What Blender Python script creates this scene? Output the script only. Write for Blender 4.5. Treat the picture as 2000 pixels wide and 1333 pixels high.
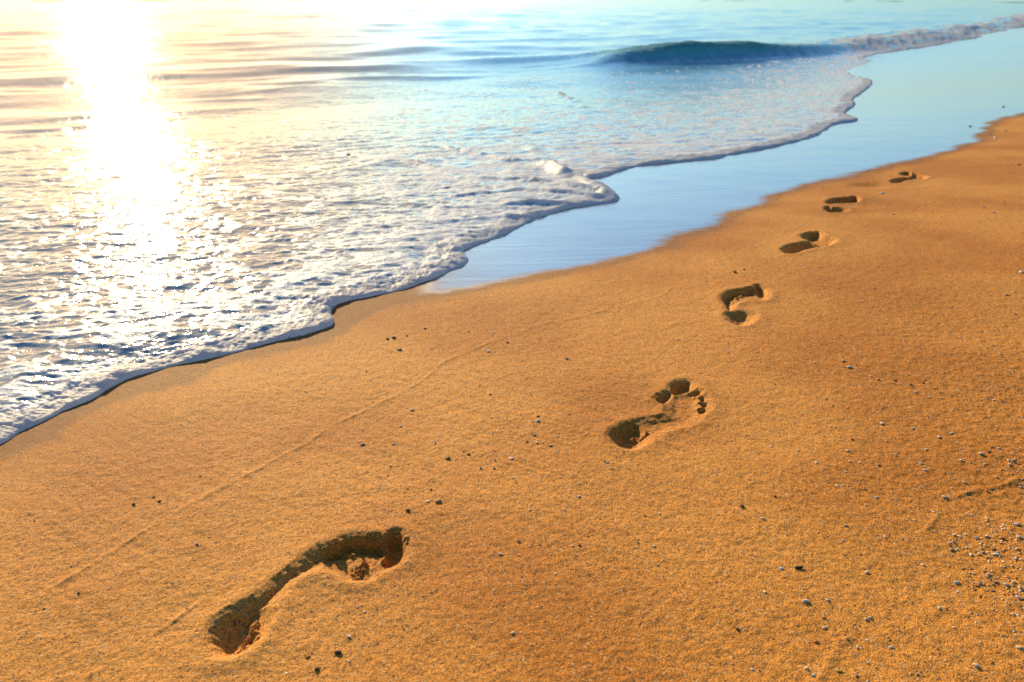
import bpy, math, random
import numpy as np
from mathutils import Vector

for o in list(bpy.data.objects):
    bpy.data.objects.remove(o)
sc = bpy.context.scene
C = sc.collection

# ------------------------------------------------------------------ camera
F_PX, H0, CAM_H = 1780.0, -40.0, 0.551          # focal length in photo pixels (2000 wide), horizon row, metres above the sand
PIT = math.atan((666.5 - H0) / F_PX)
cam_d = bpy.data.cameras.new("camera")
cam = bpy.data.objects.new("camera", cam_d)
C.objects.link(cam)
cam.location = (0, 0, CAM_H)
cam.rotation_euler = (math.pi / 2 - PIT, 0, 0)
cam_d.sensor_width = 36.0
cam_d.lens = 36.0 * F_PX / 2000.0
cam_d.clip_start = 0.02
cam_d.clip_end = 3000
cam_d.dof.use_dof = True
cam_d.dof.focus_distance = 1.35
cam_d.dof.aperture_fstop = 11
sc.camera = cam

# ------------------------------------------------------------------ light
SUN_AZ = math.radians(-22.8)      # from +Y, negative is to the left
SUN_EL = math.radians(15.5)
w = bpy.data.worlds.new("World")
sc.world = w
w.use_nodes = True
nt = w.node_tree
bg = nt.nodes["Background"]
sky = nt.nodes.new("ShaderNodeTexSky")
sky.sky_type = 'NISHITA'
sky.sun_disc = False
sky.sun_elevation = SUN_EL
sky.sun_rotation = SUN_AZ
sky.air_density = 1.0
sky.dust_density = 0.6
sky.ozone_density = 2.2
# clear blue overhead and opposite the sun, a warm golden haze round the sun
tint = nt.nodes.new("ShaderNodeMix")
tint.data_type = 'RGBA'
tint.blend_type = 'MULTIPLY'
tint.inputs[0].default_value = 1
wtc = nt.nodes.new("ShaderNodeTexCoord")
dotn = nt.nodes.new("ShaderNodeVectorMath")
dotn.operation = 'DOT_PRODUCT'
nt.links.new(wtc.outputs["Generated"], dotn.inputs[0])
dotn.inputs[1].default_value = (math.sin(SUN_AZ) * math.cos(SUN_EL), math.cos(SUN_AZ) * math.cos(SUN_EL), math.sin(SUN_EL))
mr = nt.nodes.new("ShaderNodeMapRange")
mr.interpolation_type = 'SMOOTHSTEP'
mr.inputs[1].default_value = .925
mr.inputs[2].default_value = .99
nt.links.new(dotn.outputs["Value"], mr.inputs[0])
tc2 = nt.nodes.new("ShaderNodeMix")
tc2.data_type = 'RGBA'
nt.links.new(mr.outputs[0], tc2.inputs[0])
tc2.inputs[6].default_value = (0.63, 0.96, 1.25, 1)
tc2.inputs[7].default_value = (0.58, 0.41, 0.30, 1)
nt.links.new(tc2.outputs[2], tint.inputs[7])
nt.links.new(sky.outputs[0], tint.inputs[6])
nt.links.new(tint.outputs[2], bg.inputs[0])
bg.inputs[1].default_value = 0.085
sl = bpy.data.lights.new("sun", 'SUN')
sl.energy = 5.0
sl.angle = math.radians(0.6)
sl.color = (1.0, 0.79, 0.46)
so = bpy.data.objects.new("sun", sl)
C.objects.link(so)
sdir = Vector((math.sin(SUN_AZ) * math.cos(SUN_EL), math.cos(SUN_AZ) * math.cos(SUN_EL), math.sin(SUN_EL)))
so.rotation_euler = sdir.to_track_quat('Z', 'Y').to_euler()
so.location = (-3, 6, 4)
sc.view_settings.view_transform = 'Standard'
sc.view_settings.look = 'None'
sc.view_settings.gamma = 1
sc.view_settings.use_curve_mapping = False
sc.view_settings.exposure = 0.78

# ------------------------------------------------------------------ ground geometry helpers
BA, BB = 0.0249, -0.0464                # the beach is a plane falling gently towards the sea
SEA_Z = -0.36

def ray(px, py):
    u, v = (px - 1000) / F_PX, (666.5 - py) / F_PX
    c, s = math.cos(PIT), math.sin(PIT)
    return u, c + v * s, -s + v * c

def on_beach(px, py, dz=0.0):
    dx, dy, dzr = ray(px, py)
    t = (dz - CAM_H) / (dzr - BA * dx - BB * dy)
    if t <= 0:
        t = 400
    return dx * t, dy * t

def on_level(px, py, z):
    dx, dy, dzr = ray(px, py)
    t = (z - CAM_H) / dzr
    return dx * t, dy * t

def on_water(px, py, dz=0.01):
    dx, dy, dzr = ray(px, py)
    t1 = (dz - CAM_H) / (dzr - BA * dx - BB * dy)
    t2 = (SEA_Z - CAM_H) / dzr
    if t1 <= 0:
        t1 = 1e9
    t = min(t1, t2)
    return dx * t, dy * t

rngp = np.random.RandomState(7)
PERM = rngp.permutation(512)
ANG = rngp.rand(512) * 2 * np.pi
GX, GY = np.cos(ANG), np.sin(ANG)

def perlin(x, y, seed=0):
    xi = np.floor(x).astype(np.int64)
    yi = np.floor(y).astype(np.int64)
    xf, yf = x - xi, y - yi
    u = xf * xf * xf * (xf * (xf * 6 - 15) + 10)
    v = yf * yf * yf * (yf * (yf * 6 - 15) + 10)
    def g(ix, iy, dx, dy):
        k = PERM[(PERM[(ix + seed * 37) & 511] + iy) & 511]
        return GX[k] * dx + GY[k] * dy
    a = g(xi, yi, xf, yf)
    b = g(xi + 1, yi, xf - 1, yf)
    c = g(xi, yi + 1, xf, yf - 1)
    d = g(xi + 1, yi + 1, xf - 1, yf - 1)
    return ((a + u * (b - a)) + v * ((c + u * (d - c)) - (a + u * (b - a)))) * 1.5

def fbm(x, y, oct=3, seed=0, gain=0.5):
    r, a, f = 0, 1.0, 1.0
    for i in range(oct):
        r = r + a * perlin(x * f, y * f, seed + i * 5)
        a *= gain
        f *= 2.03
    return r

def ss(e0, e1, x):
    t = np.clip((x - e0) / (e1 - e0), 0, 1)
    return t * t * (3 - 2 * t)

def smooth_line(pts, n=4, closed=False):
    p = np.array(pts, float)
    out = []
    for i in range(len(p) - 1):
        p0, p1, p2, p3 = p[max(i - 1, 0)], p[i], p[i + 1], p[min(i + 2, len(p) - 1)]
        for k in range(n):
            t = k / n
            out.append(0.5 * ((2 * p1) + (-p0 + p2) * t + (2 * p0 - 5 * p1 + 4 * p2 - p3) * t * t + (-p0 + 3 * p1 - 3 * p2 + p3) * t ** 3))
    out.append(p[-1])
    return np.array(out)

def line_dist(X, Y, P, along=False):
    """unsigned distance to a polyline, and the position along it 0..1"""
    best = np.full(X.shape, 1e9)
    tt = np.zeros(X.shape)
    n = len(P) - 1
    for i in range(n):
        a, b = P[i], P[i + 1]
        d = b - a
        L = d @ d + 1e-12
        t = np.clip(((X - a[0]) * d[0] + (Y - a[1]) * d[1]) / L, 0, 1)
        q = (X - a[0] - t * d[0]) ** 2 + (Y - a[1] - t * d[1]) ** 2
        m = q < best
        best = np.where(m, q, best)
        if along:
            tt = np.where(m, (i + t) / n, tt)
    return (np.sqrt(best), tt) if along else np.sqrt(best)

def inside(X, Y, P):
    r = np.zeros(X.shape, bool)
    n = len(P)
    for i in range(n):
        x1, y1 = P[i]
        x2, y2 = P[(i + 1) % n]
        if y1 == y2:
            continue
        c = ((y1 > Y) != (y2 > Y)) & (X < (x2 - x1) * (Y - y1) / (y2 - y1) + x1)
        r ^= c
    return r

# ------------------------------------------------------------------ polar grid round the camera's foot, finer near by
deg = math.pi / 180
TH = np.concatenate([np.linspace(-82, -38.5, 60), np.linspace(-38, 38, 1400), np.linspace(38.5, 82, 60)]) * deg
rows = np.concatenate([np.linspace(2000, 1420, 40), np.linspace(1410, -8, 1330)])
def row_r(py):
    dx, dy, dz = ray(1000, py)
    return dy * (-(CAM_H + 0.30)) / dz * 0.62
RR = np.array([row_r(p) for p in rows])
RR = np.concatenate([RR, RR[-1] * np.array([1.15, 1.4, 1.9, 3, 5, 9, 20])])
NT, NR = len(TH), len(RR)
TG, RG = np.meshgrid(TH, RR)             # shape NR, NT
X = RG * np.sin(TG)
Y = RG * np.cos(TG)
SUB = 4
it = np.unique(np.append(np.arange(0, NT, SUB), NT - 1))
ir = np.unique(np.append(np.arange(0, NR, SUB), NR - 1))
Xc, Yc = X[np.ix_(ir, it)], Y[np.ix_(ir, it)]

def up(Z):
    """bilinear upsample of a field known on the coarse grid"""
    Z1 = np.empty((len(ir), NT))
    ti = np.arange(NT)
    j = np.clip(np.searchsorted(it, ti, side='right') - 1, 0, len(it) - 2)
    f = (ti - it[j]) / (it[j + 1] - it[j])
    Z1 = Z[:, j] * (1 - f) + Z[:, j + 1] * f
    ri = np.arange(NR)
    j = np.clip(np.searchsorted(ir, ri, side='right') - 1, 0, len(ir) - 2)
    f = ((ri - ir[j]) / (ir[j + 1] - ir[j]))[:, None]
    return Z1[j] * (1 - f) + Z1[j + 1] * f

SHORE = [(-700, 1130), (-420, 1030), (-200, 950), (0, 870), (60, 840), (130, 803), (200, 770), (250, 743), (300, 728), (380, 710), (450, 692), (520, 670), (580, 657),
         (640, 642), (656, 628), (651, 606), (665, 593), (720, 581), (780, 569), (830, 553), (880, 530), (911, 516), (913, 502), (903, 489),
         (950, 473), (1000, 451), (1050, 427), (1100, 411), (1160, 401), (1200, 394), (1207, 385), (1188, 366), (1150, 353), (1118, 343), (1160, 348),
         (1200, 339), (1260, 323), (1340, 316), (1400, 309), (1460, 297), (1540, 281), (1600, 263), (1630, 244), (1677, 236), (1668, 229),
         (1648, 222), (1672, 206), (1666, 195), (1690, 178), (1705, 165), (1700, 152), (1678, 147), (1690, 136), (1719, 127), (1712, 120),
         (1692, 112), (1740, 103), (1800, 95), (1880, 81), (1950, 66), (2000, 53), (2100, 32), (2250, 12), (2500, -6)]
sh = smooth_line([on_water(*p, dz=0) for p in SHORE], 3)
far_poly = np.vstack([sh, [(900, 900), (-900, 900), (-900, -5)], [(sh[0][0] - 30, sh[0][1] - 12)]])
dsh = line_dist(Xc, Yc, sh)
dsh = up(np.where(inside(Xc, Yc, far_poly), dsh, -dsh))
dsh = dsh + 0.004 * perlin(X * 26, Y * 26, 3) + 0.010 * perlin(X * 7, Y * 7, 4)

WET = [(-300, 1010), (0, 905), (60, 872), (150, 832), (300, 772), (480, 712), (640, 668), (720, 632), (800, 590), (880, 573), (1000, 557), (1100, 541), (1180, 523), (1270, 496), (1350, 466),
       (1430, 436), (1500, 399), (1540, 381), (1600, 363), (1680, 344), (1760, 326), (1830, 309), (1900, 286), (1940, 263), (1955, 240), (2000, 226), (2150, 190), (2400, 140), (2700, 90)]
wl = smooth_line([on_water(*p, dz=0) for p in WET], 3)
wet_poly = np.vstack([wl, [(900, 400), (900, 900), (-900, 900), (-900, -5)]])
dw = line_dist(Xc, Yc, wl)
dwet = up(np.where(inside(Xc, Yc, wet_poly), dw, -dw))

CALM = [(-900, 330), (-300, 300), (0, 278), (200, 243), (430, 213), (520, 187), (700, 165), (900, 158), (1100, 138), (1250, 134), (1400, 122), (1550, 112), (1700, 98), (1850, 78), (2000, 50), (2200, 20)]
cl = smooth_line([on_water(*p) for p in CALM], 3)
calm_poly = np.vstack([cl, [(900, 900), (-900, 900), (-900, cl[0][1])]])
dc = line_dist(Xc, Yc, cl)
dcalm = up(np.where(inside(Xc, Yc, calm_poly), dc, -dc))       # >0 on the calm sea

# ------------------------------------------------------------------ footprints pressed into the sand
FEET = [  # side, heel x, heel y, turn, depth scale, band depth, ball depth
    ('L', -0.277, 0.686, -0.544, 1.15, .013, .012),
    ('R', 0.140, 1.123, -0.684, 1.0, .005, .007),
    ('L', 0.435, 1.635, -0.363, 1.15, .012, .016),
    ('R', 0.680, 2.204, -0.737, 1.1, .017, .014),
    ('L', 0.963, 2.682, -0.507, 1.15, .007, .015),
    ('R', 1.337, 3.193, -0.757, 1.2, .013, .010),
]
def cap(u, v, a, b, ra, rb):
    ax, ay = a
    dx, dy = b[0] - ax, b[1] - ay
    L = dx * dx + dy * dy + 1e-12
    t = np.clip(((u - ax) * dx + (v - ay) * dy) / L, 0, 1)
    return np.hypot(u - ax - t * dx, v - ay - t * dy) - (ra + (rb - ra) * t)

def press(sd, depth, edge):
    return depth * ss(0, edge, -sd + edge * 0.25)

def T(ox, oy, k_, pts):
    return [(ox + x / k_, oy + y / k_) for x, y in pts]
# outlines of the pressed areas, their depth and the width of the sloping edge (metres); depth < 0 is pushed-up sand
PRESS = [
 [(T(300, 950, 3.333, [(352, 1000), (392, 915), (470, 840), (580, 780), (690, 735), (735, 790), (745, 870), (705, 960), (640, 1035), (540, 1090), (430, 1105), (372, 1070)]), .021, .016),
  (T(300, 950, 3.333, [(560, 800), (690, 725), (800, 635), (900, 555), (1000, 465), (1090, 412), (1160, 430), (1175, 535), (1120, 522), (1040, 545), (920, 610), (850, 670), (760, 770), (640, 840)]), .0095, .010),
  (T(300, 950, 3.333, [(1085, 420), (1200, 375), (1265, 345), (1400, 338), (1510, 345), (1600, 400), (1590, 490), (1500, 535), (1420, 590), (1390, 605), (1270, 605), (1180, 560), (1100, 522), (1060, 470)]), .0125, .007),
  (T(300, 950, 3.333, [(1095, 425), (1200, 380), (1265, 350), (1400, 342), (1500, 350), (1520, 420), (1470, 440), (1380, 420), (1280, 430), (1160, 460), (1110, 455)]), .021, .005),
  (T(300, 950, 3.333, [(1500, 360), (1530, 325), (1580, 308), (1622, 330), (1640, 400), (1612, 470), (1560, 515), (1505, 520), (1480, 440)]), .021, .006),
  (T(300, 950, 3.333, [(1250, 490), (1350, 480), (1400, 520), (1390, 590), (1290, 595)]), .0155, .006)],
 [(T(1150, 720, 7.407, [(300, 970), (380, 890), (480, 830), (620, 790), (760, 800), (860, 900), (880, 1010), (800, 1100), (700, 1150), (600, 1165), (480, 1140), (390, 1100), (330, 1050)]), .019, .017),
  (T(1150, 720, 7.407, [(620, 795), (780, 750), (950, 715), (1120, 680), (1300, 640), (1450, 640), (1480, 740), (1340, 830), (1150, 880), (950, 960), (800, 960)]), .0055, .014),
  (T(1150, 720, 7.407, [(1215, 385), (1400, 360), (1560, 400), (1600, 500), (1600, 660), (1500, 770), (1340, 830), (1180, 740), (1150, 560)]), .005, .012),
  (T(1150, 720, 7.407, [(1190, 270), (1280, 205), (1400, 188), (1482, 215), (1480, 300), (1400, 345), (1300, 372), (1220, 372), (1185, 330)]), .017, .006),
  (T(1150, 720, 7.407, [(980, 420), (1080, 360), (1190, 335), (1215, 390), (1150, 470), (1060, 492), (1000, 475)]), .012, .010),
  (T(1150, 720, 7.407, [(1440, 370), (1520, 340), (1600, 335), (1605, 370), (1540, 395), (1460, 398)]), .010, .004),
  (T(1150, 720, 7.407, [(1585, 425), (1640, 402), (1680, 420), (1678, 465), (1620, 465)]), .011, .004),
  (T(1150, 720, 7.407, [(1580, 490), (1650, 482), (1715, 500), (1710, 545), (1640, 550)]), .011, .004),
  (T(1150, 720, 7.407, [(1570, 580), (1640, 562), (1705, 585), (1690, 625), (1610, 650), (1575, 625)]), .012, .005)],
 [(T(1380, 540, 12.12, [(350, 495), (450, 425), (600, 370), (750, 345), (900, 335), (1020, 305), (1140, 315), (1250, 330), (1420, 470), (1400, 560), (1200, 590), (1000, 560), (850, 590), (720, 620), (620, 720), (560, 815), (500, 770), (430, 650), (365, 570)]), .0115, .009),
  (T(1380, 540, 12.12, [(355, 490), (450, 430), (600, 375), (750, 345), (900, 335), (1020, 305), (1160, 320), (1180, 410), (1000, 405), (840, 420), (720, 470), (640, 540), (560, 800), (500, 760), (430, 640)]), .019, .009),
  (T(1380, 540, 12.12, [(1140, 290), (1180, 250), (1280, 260), (1370, 300), (1432, 370), (1440, 440), (1350, 465), (1240, 450), (1160, 400)]), .019, .008),
  (T(1380, 540, 12.12, [(480, 900), (560, 850), (700, 860), (900, 850), (1080, 890), (1160, 970), (1120, 1060), (1000, 1130), (850, 1168), (700, 1145), (580, 1095), (500, 1020)]), .0165, .024)],
 [(T(1500, 300, 6.06, [(165, 1150), (250, 1100), (380, 1072), (480, 1060), (600, 1085), (700, 1095), (640, 1112), (500, 1132), (420, 1152), (350, 1182), (280, 1197), (200, 1187)]), .021, .018),
  (T(1500, 300, 6.06, [(385, 990), (480, 948), (600, 945), (680, 985), (750, 1005), (800, 1035), (720, 1090), (640, 1100), (560, 1075), (490, 1045), (430, 1025)]), .016, .015),
  (T(1500, 300, 6.06, [(475, 985), (490, 945), (600, 942), (622, 975), (560, 990)]), .024, .009),
  (T(1500, 300, 6.06, [(640, 1000), (670, 985), (700, 1003), (660, 1010)]), .022, .008),
  (T(1500, 300, 6.06, [(680, 1035), (715, 1010), (750, 1040), (740, 1075), (700, 1080)]), .022, .008)],
 [(T(1500, 300, 6.06, [(690, 578), (760, 543), (850, 533), (980, 528), (1075, 548), (1040, 580), (960, 585), (860, 592), (760, 598), (710, 597)]), .018, .012),
  (T(1500, 300, 6.06, [(975, 540), (1000, 515), (1060, 522), (1080, 552), (1040, 562), (990, 558)]), .025, .010),
  (T(1500, 300, 6.06, [(675, 652), (710, 630), (760, 640), (880, 648), (945, 665), (880, 686), (780, 694), (710, 687)]), .016, .022)],
 [(T(1500, 300, 6.06, [(1448, 332), (1500, 305), (1600, 288), (1720, 286), (1755, 300), (1640, 316), (1560, 342), (1490, 352)]), .022, .018),
  (T(1500, 300, 6.06, [(1568, 245), (1620, 222), (1690, 228), (1705, 252), (1640, 262), (1590, 258)]), .018, .014),
  (T(1500, 300, 6.06, [(1690, 232), (1760, 238), (1865, 268), (1860, 296), (1780, 305), (1710, 290), (1700, 262)]), .012, .014),
  (T(1500, 300, 6.06, [(1730, 240), (1770, 240), (1780, 258), (1745, 256)]), .019, .008),
  (T(1500, 300, 6.06, [(1790, 262), (1850, 268), (1850, 288), (1800, 280)]), .020, .008)],
]
crumbs = {  # footprint index -> lumps of crumbled sand (photo px, radius m, height m)
    0: [((694, 1067), .0022, .007), ((692, 1072), .0022, .007), ((695, 1060), .002, .006), ((722, 1062), .0022, .007), ((724, 1069), .0022, .007), ((720, 1056), .002, .006), ((742, 1063), .002, .006), ((741, 1071), .0022, .007), ((655, 1072), .0045, .014), ((662, 1077), .004, .014), ((648, 1086), .004, .009), ((640, 1086), .004, .007), ((633, 1084), .003, .005), ((672, 1083), .004, .010), ((690, 1080), .004, .007), ((680, 1082), .004, .008),
        ((700, 1078), .004, .006), ((697, 1112), .004, .008), ((706, 1104), .0035, .009), ((690, 1120), .003, .006), ((713, 1100), .003, .008), ((703, 1116), .003, .006), ((710, 1112), .0025, .006), ((752, 1093), .004, .010), ((700, 1124), .003, .005),
        ((753, 1057), .0035, .008), ((750, 1064), .003, .006), ((793, 1062), .003, .005), ((795, 1070), .002, .004), ((495, 1218), .005, .014), ((488, 1239), .004, .012), ((497, 1238), .004, .014), ((484, 1252), .003, .010),
        ((475, 1262), .003, .009), ((490, 1227), .003, .012), ((500, 1252), .004, .008), ((478, 1256), .003, .010), ((492, 1247), .003, .012), ((468, 1272), .003, .007), ((483, 1265), .003, .007)],
    1: [((1234, 854), .004, .009), ((1241, 852), .0035, .009), ((1249, 855), .004, .008), ((1258, 853), .0035, .008), ((1263, 851), .003, .006)],
    2: [((1437, 583), .005, .007), ((1444, 579), .005, .006)],
}
imprint = np.zeros_like(X)
sole = []
for i, (side, hx, hy, t, *_r) in enumerate(FEET):
    near = (np.abs(X - hx) < .42) & (np.abs(Y - hy) < .42)
    idx = np.nonzero(near)
    x, y = X[idx], Y[idx]
    jx = x + .0015 * perlin(x * 70, y * 70, 11 + i) + .0004 * perlin(x * 240, y * 240, 12 + i)
    jy = y + .0015 * perlin(x * 70, y * 70, 21 + i) + .0004 * perlin(x * 240, y * 240, 22 + i)
    D = np.zeros_like(x)
    sd = np.full_like(x, 9.0)
    for pts, dep, edge in PRESS[i]:
        dep, edge = dep * (.70, .72, .78, .85, .85, .85)[i], edge * (1.35, 1.2, 1.15, 1, 1, 1)[i]
        P = [on_beach(*p) for p in pts]
        P = smooth_line(P + [P[0]], 3)
        d = line_dist(jx, jy, P)
        d = np.where(inside(jx, jy, P), -d, d)
        D = np.maximum(D, dep * ss(-.15 * edge, edge, -d) ** .8)
        sd = np.minimum(sd, d)
    inner = ss(.003, -.006, sd)
    grainy = perlin(x * 230, y * 230, 31 + i) * .0004 + perlin(x * 90, y * 90, 41 + i) * .0007
    z = -D + grainy * inner
    out = np.maximum(sd, 0)
    z += .0014 * np.exp(-((out - .012) / .012) ** 2) * (1 + .7 * perlin(x * 18, y * 18, 51 + i)) * ss(-.001, .01, sd)
    z += .0012 * np.exp(-(out / .05) ** 2) * ss(0, .01, sd)
    for (pp, r, h) in crumbs.get(i, []):
        h *= .75
        cx, cy = on_beach(*pp, dz=-.006)
        q = np.hypot(x - cx, y - cy) + .0012 * perlin(x * 300, y * 300, 61)
        z += .62 * h * np.sqrt(np.clip(1 - (q / (r * 1.25)) ** 2, 0, 1))
    imprint[idx] += z
    m = np.zeros(X.shape, bool)
    m[idx] = sd < .010
    # the sand bridge inside one print belongs to the same print
    sole.append(m)
# faint heel mark before the last footprint
cx, cy = on_beach(1702, 362)
imprint += -.007 * np.exp(-(((X - cx) / .06) ** 2 + ((Y - cy) / .045) ** 2) ** 1.5)

# ------------------------------------------------------------------ sand height
beach = BA * X + BB * Y
hb = np.clip(.5 + .5 * (beach - SEA_Z) / .09, 0, 1)
sandz = SEA_Z * (1 - hb) + beach * hb + .09 * hb * (1 - hb) + .004 * np.clip(-dsh, 0, 3)* (beach < SEA_Z + .02) * ss(SEA_Z + .02, SEA_Z - .02, beach)
fade_wet = ss(.02, -.15, dwet)
sandz += (.0035 * perlin(X * 2.3, Y * 2.3, 70) + .0016 * perlin(X * 7, Y * 7, 71)) * (.2 + .8 * fade_wet)
near_f = ss(5, 2, RG)
sandz += near_f * (.0006 * perlin(X * 45, Y * 45, 72) + .00045 * perlin(X * 130, Y * 130, 73)) * (.15 + .85 * fade_wet)
# oblique backwash streaks
sx, sy = on_beach(600, 830); ex, ey = on_beach(900, 950)
al = math.atan2(ey - sy, ex - sx)
ua, va = X * math.cos(al) + Y * math.sin(al), -X * math.sin(al) + Y * math.cos(al)
cxm, cym = on_beach(950, 860)
strk = np.exp(-(((X - cxm) / .55) ** 2 + ((Y - cym) / .35) ** 2))
sandz += strk * near_f * .0007 * perlin(ua * 9, va * 95, 75)
sandz += near_f * .0004 * fade_wet * perlin(ua * 7, va * 70, 76)
LINES = [
    ([(60, 1165), (115, 1140), (230, 1070), (330, 1010), (420, 962), (500, 920), (545, 893), (600, 865), (640, 835), (700, 808), (745, 785), (790, 765), (835, 735), (870, 705), (920, 685), (960, 668), (1000, 655), (1060, 632), (1120, 622), (1180, 605), (1240, 592), (1290, 578), (1312, 560), (1316, 548)], .0020, .0035),
    ([(850, 590), (900, 583), (980, 578), (1060, 565), (1150, 555), (1250, 543), (1340, 528), (1400, 510), (1450, 492), (1470, 478)], .0012, .0035),
    ([(130, 1345), (180, 1312), (230, 1282), (290, 1240), (330, 1218), (400, 1170), (470, 1135)], .0018, .003),
    ([(1800, 1045), (1820, 1022), (1832, 1000), (1850, 978), (1880, 965), (1910, 956), (1950, 950), (1990, 936), (2040, 925), (2100, 905)], .0024, .004),
    ([(1480, 560), (1560, 500), (1585, 480), (1600, 478)], .0008, .004),
    ([(1440, 500), (1540, 452), (1580, 430), (1595, 408)], .0010, .005),
    ([(1640, 470), (1690, 440), (1712, 425), (1730, 405), (1735, 380)], .0010, .005),
    ([(1180, 668), (1260, 650), (1330, 628), (1400, 600)], .0007, .004),
    ([(1150, 690), (1200, 698), (1215, 702)], .0015, .002),
    ([(540, 1130), (580, 1090), (610, 1062), (622, 1048)], .0012, .0016),
    ([(1600, 1330), (1622, 1290), (1640, 1262), (1668, 1245)], .0025, .004),
]
for pts, h, wd in LINES:
    P = smooth_line([on_beach(*p) for p in pts], 3)
    x0, y0 = P.min(0) - .05
    x1, y1 = P.max(0) + .05
    idx = np.nonzero((X > x0) & (X < x1) & (Y > y0) & (Y < y1))
    x, y = X[idx], Y[idx]
    wob = .0028 * perlin(x * 35, y * 35, 81) + .0012 * perlin(x * 120, y * 120, 82)
    d, tt = line_dist(x + wob, y + wob, P, True)
    # signed side: one side a little lower
    e = ss(0, .06, tt) * ss(1, .94, tt)
    mod = np.clip(.65 + .8 * perlin(x * 22, y * 22, 83), .1, 1.3)
    sandz[idx] += .55 * h * e * mod * np.exp(-(d / (wd * 1.15)) ** 2)
sandz += imprint
# the gritty right hand side is rougher
gx, gy = on_beach(1990, 1130)
rough = np.clip(ss(.10, .62, X - .18 * Y) * ss(2.6, .7, Y), 0, 1)
sandz += rough * near_f * (.0011 * perlin(X * 70, Y * 70, 85) + .0007 * perlin(X * 160, Y * 160, 86))

# ------------------------------------------------------------------ water height and foam
level = np.full_like(X, SEA_Z)
shallow = beach + .010
base = np.where(shallow > level, shallow, level)
k = .03
hh = np.clip(.5 + .5 * (shallow - level) / k, 0, 1)
base = level * (1 - hh) + shallow * hh + k * hh * (1 - hh)
swash = ss(.3, -.6, dcalm)                                 # 1 in the foamy run-up, 0 on the calm sea
dd = np.maximum(dsh, 0)
wx, wy = X + .03 * perlin(X * 6, Y * 6, 91), Y + .03 * perlin(X * 6, Y * 6, 92)
def ridged(x, y, s):
    return 1 - np.abs(perlin(x, y, s)) * 2.0
lod = lambda wl: ss(1.0, 2.5, wl / (RG * RG * .0011 + RG * .0011))    # drop waves finer than the grid
chop = .62 * (.0046 * ridged(wx * 3.8, wy * 7, 93) * lod(.18) + .0034 * ridged(wx * 9, wy * 16, 94) * lod(.08) + .0021 * ridged(wx * 20, wy * 34, 95) * lod(.035) + .0009 * perlin(X * 60, Y * 60, 96) * lod(.016))
big = .008 * perlin(X * 1.6, Y * 1.6, 97) + .010 * perlin(X * .8, Y * .9, 98)
# calm sea ripples, long crests lying across the view
rx, ry = X * .92 + Y * .38, -X * .38 + Y * .92
calm_w0 = 1.5 * (.016 * perlin(rx * .35, ry * .9, 101) + .010 * perlin(rx * .9, ry * 2.2, 102))
calm_r = 1.5 * (.0055 * perlin(rx * 2.0, ry * 5.0, 103) * lod(.2) + .0022 * perlin(rx * 5, ry * 11, 104) * lod(.1))
calm_near = ss(60, 15, RG)
glass0 = ss(.1, .7, dcalm) * ss(9.6, 8.4, RG) * ss(-1, -10, TG / deg)
calm_w = calm_w0 * (1 - .6 * glass0) + calm_r * (1 - .9 * glass0)
wz = base + swash * (chop * ss(.01, .10, dd) + big * ss(.3, 1.5, dd)) + (1 - swash) * calm_w * (.8 + .6 * calm_near)
# glassy water between the run-up and the ruffled sea
SW = smooth_line([on_level(px, py, SEA_Z) for px, py in ((-900, 140), (-300, 135), (0, 132), (300, 128), (500, 124), (640, 118))], 4)
dsw_ = up(line_dist(Xc, Yc, SW) * np.sign(np.where(inside(Xc, Yc, np.vstack([SW, [(SW[-1, 0], 900), (-900, 900), (-900, SW[0, 1]) ]])), -1, 1)))
glass = ss(.1, .7, dcalm) * ss(-1.2, .8, dsw_) * ss(-1, -10, TG / deg)
ruffle = 1 - .93 * glass
# rounded foam lip at the front of the run-up
rimn = np.clip(1 + .55 * perlin(X * 9, Y * 9, 111) + .35 * perlin(X * 24, Y * 24, 112), .35, 1.8)
farw = 1 + .10 * RG
lipw = .016 * farw
lip = .0092 * rimn * np.sqrt(np.clip(1 - (1 - np.clip(dd / lipw, 0, 1)) ** 2, 0, 1)) * (0.30 + .70 * ss(.095, .02, dd / farw))
bub = (.0016 * perlin(X * 110, Y * 110, 113) + .0022 * perlin(X * 48, Y * 48, 114)) * lod(.02)
wz = wz - .010 * ss(.20, .0, dd) + lip + bub * ss(.004, .015, dd) * ss(.14, .05, dd)
wz = np.where(dsh < 0, sandz - .006 - np.minimum(.02, -dsh * .5), wz)

foam_rim = ss(-.004, .004, dsh) * ss(.070, .030, dd / farw + .018 * perlin(X * 18, Y * 18, 115))
RIDGES = [
    ([(1203, 388), (1150, 357), (1080, 332), (1000, 315), (920, 300), (860, 290), (800, 290)], .022, .028),
    ([(1112, 345), (1075, 330), (1048, 308), (1035, 288), (1010, 275)], .020, .032),
    ([(1185, 378), (1100, 364), (1010, 352), (940, 352), (870, 345)], .016, .022),
    ([(1190, 386), (1090, 379), (980, 376), (880, 386), (790, 384)], .013, .020),
    ([(1140, 396), (1000, 402), (900, 412), (800, 402), (690, 398)], .011, .02),
    ([(1080, 412), (960, 428), (850, 438), (760, 430)], .010, .02),
    ([(905, 490), (860, 478), (790, 480), (720, 470), (640, 480)], .012, .022),
    ([(655, 600), (600, 580), (540, 580), (470, 566), (400, 570)], .011, .018),
    ([(870, 330), (780, 318), (700, 330), (640, 340)], .012, .022),
    ([(1090, 185), (1130, 205), (1150, 228)], .018, .05),
]
ridge_foam = np.zeros_like(X)
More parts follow.
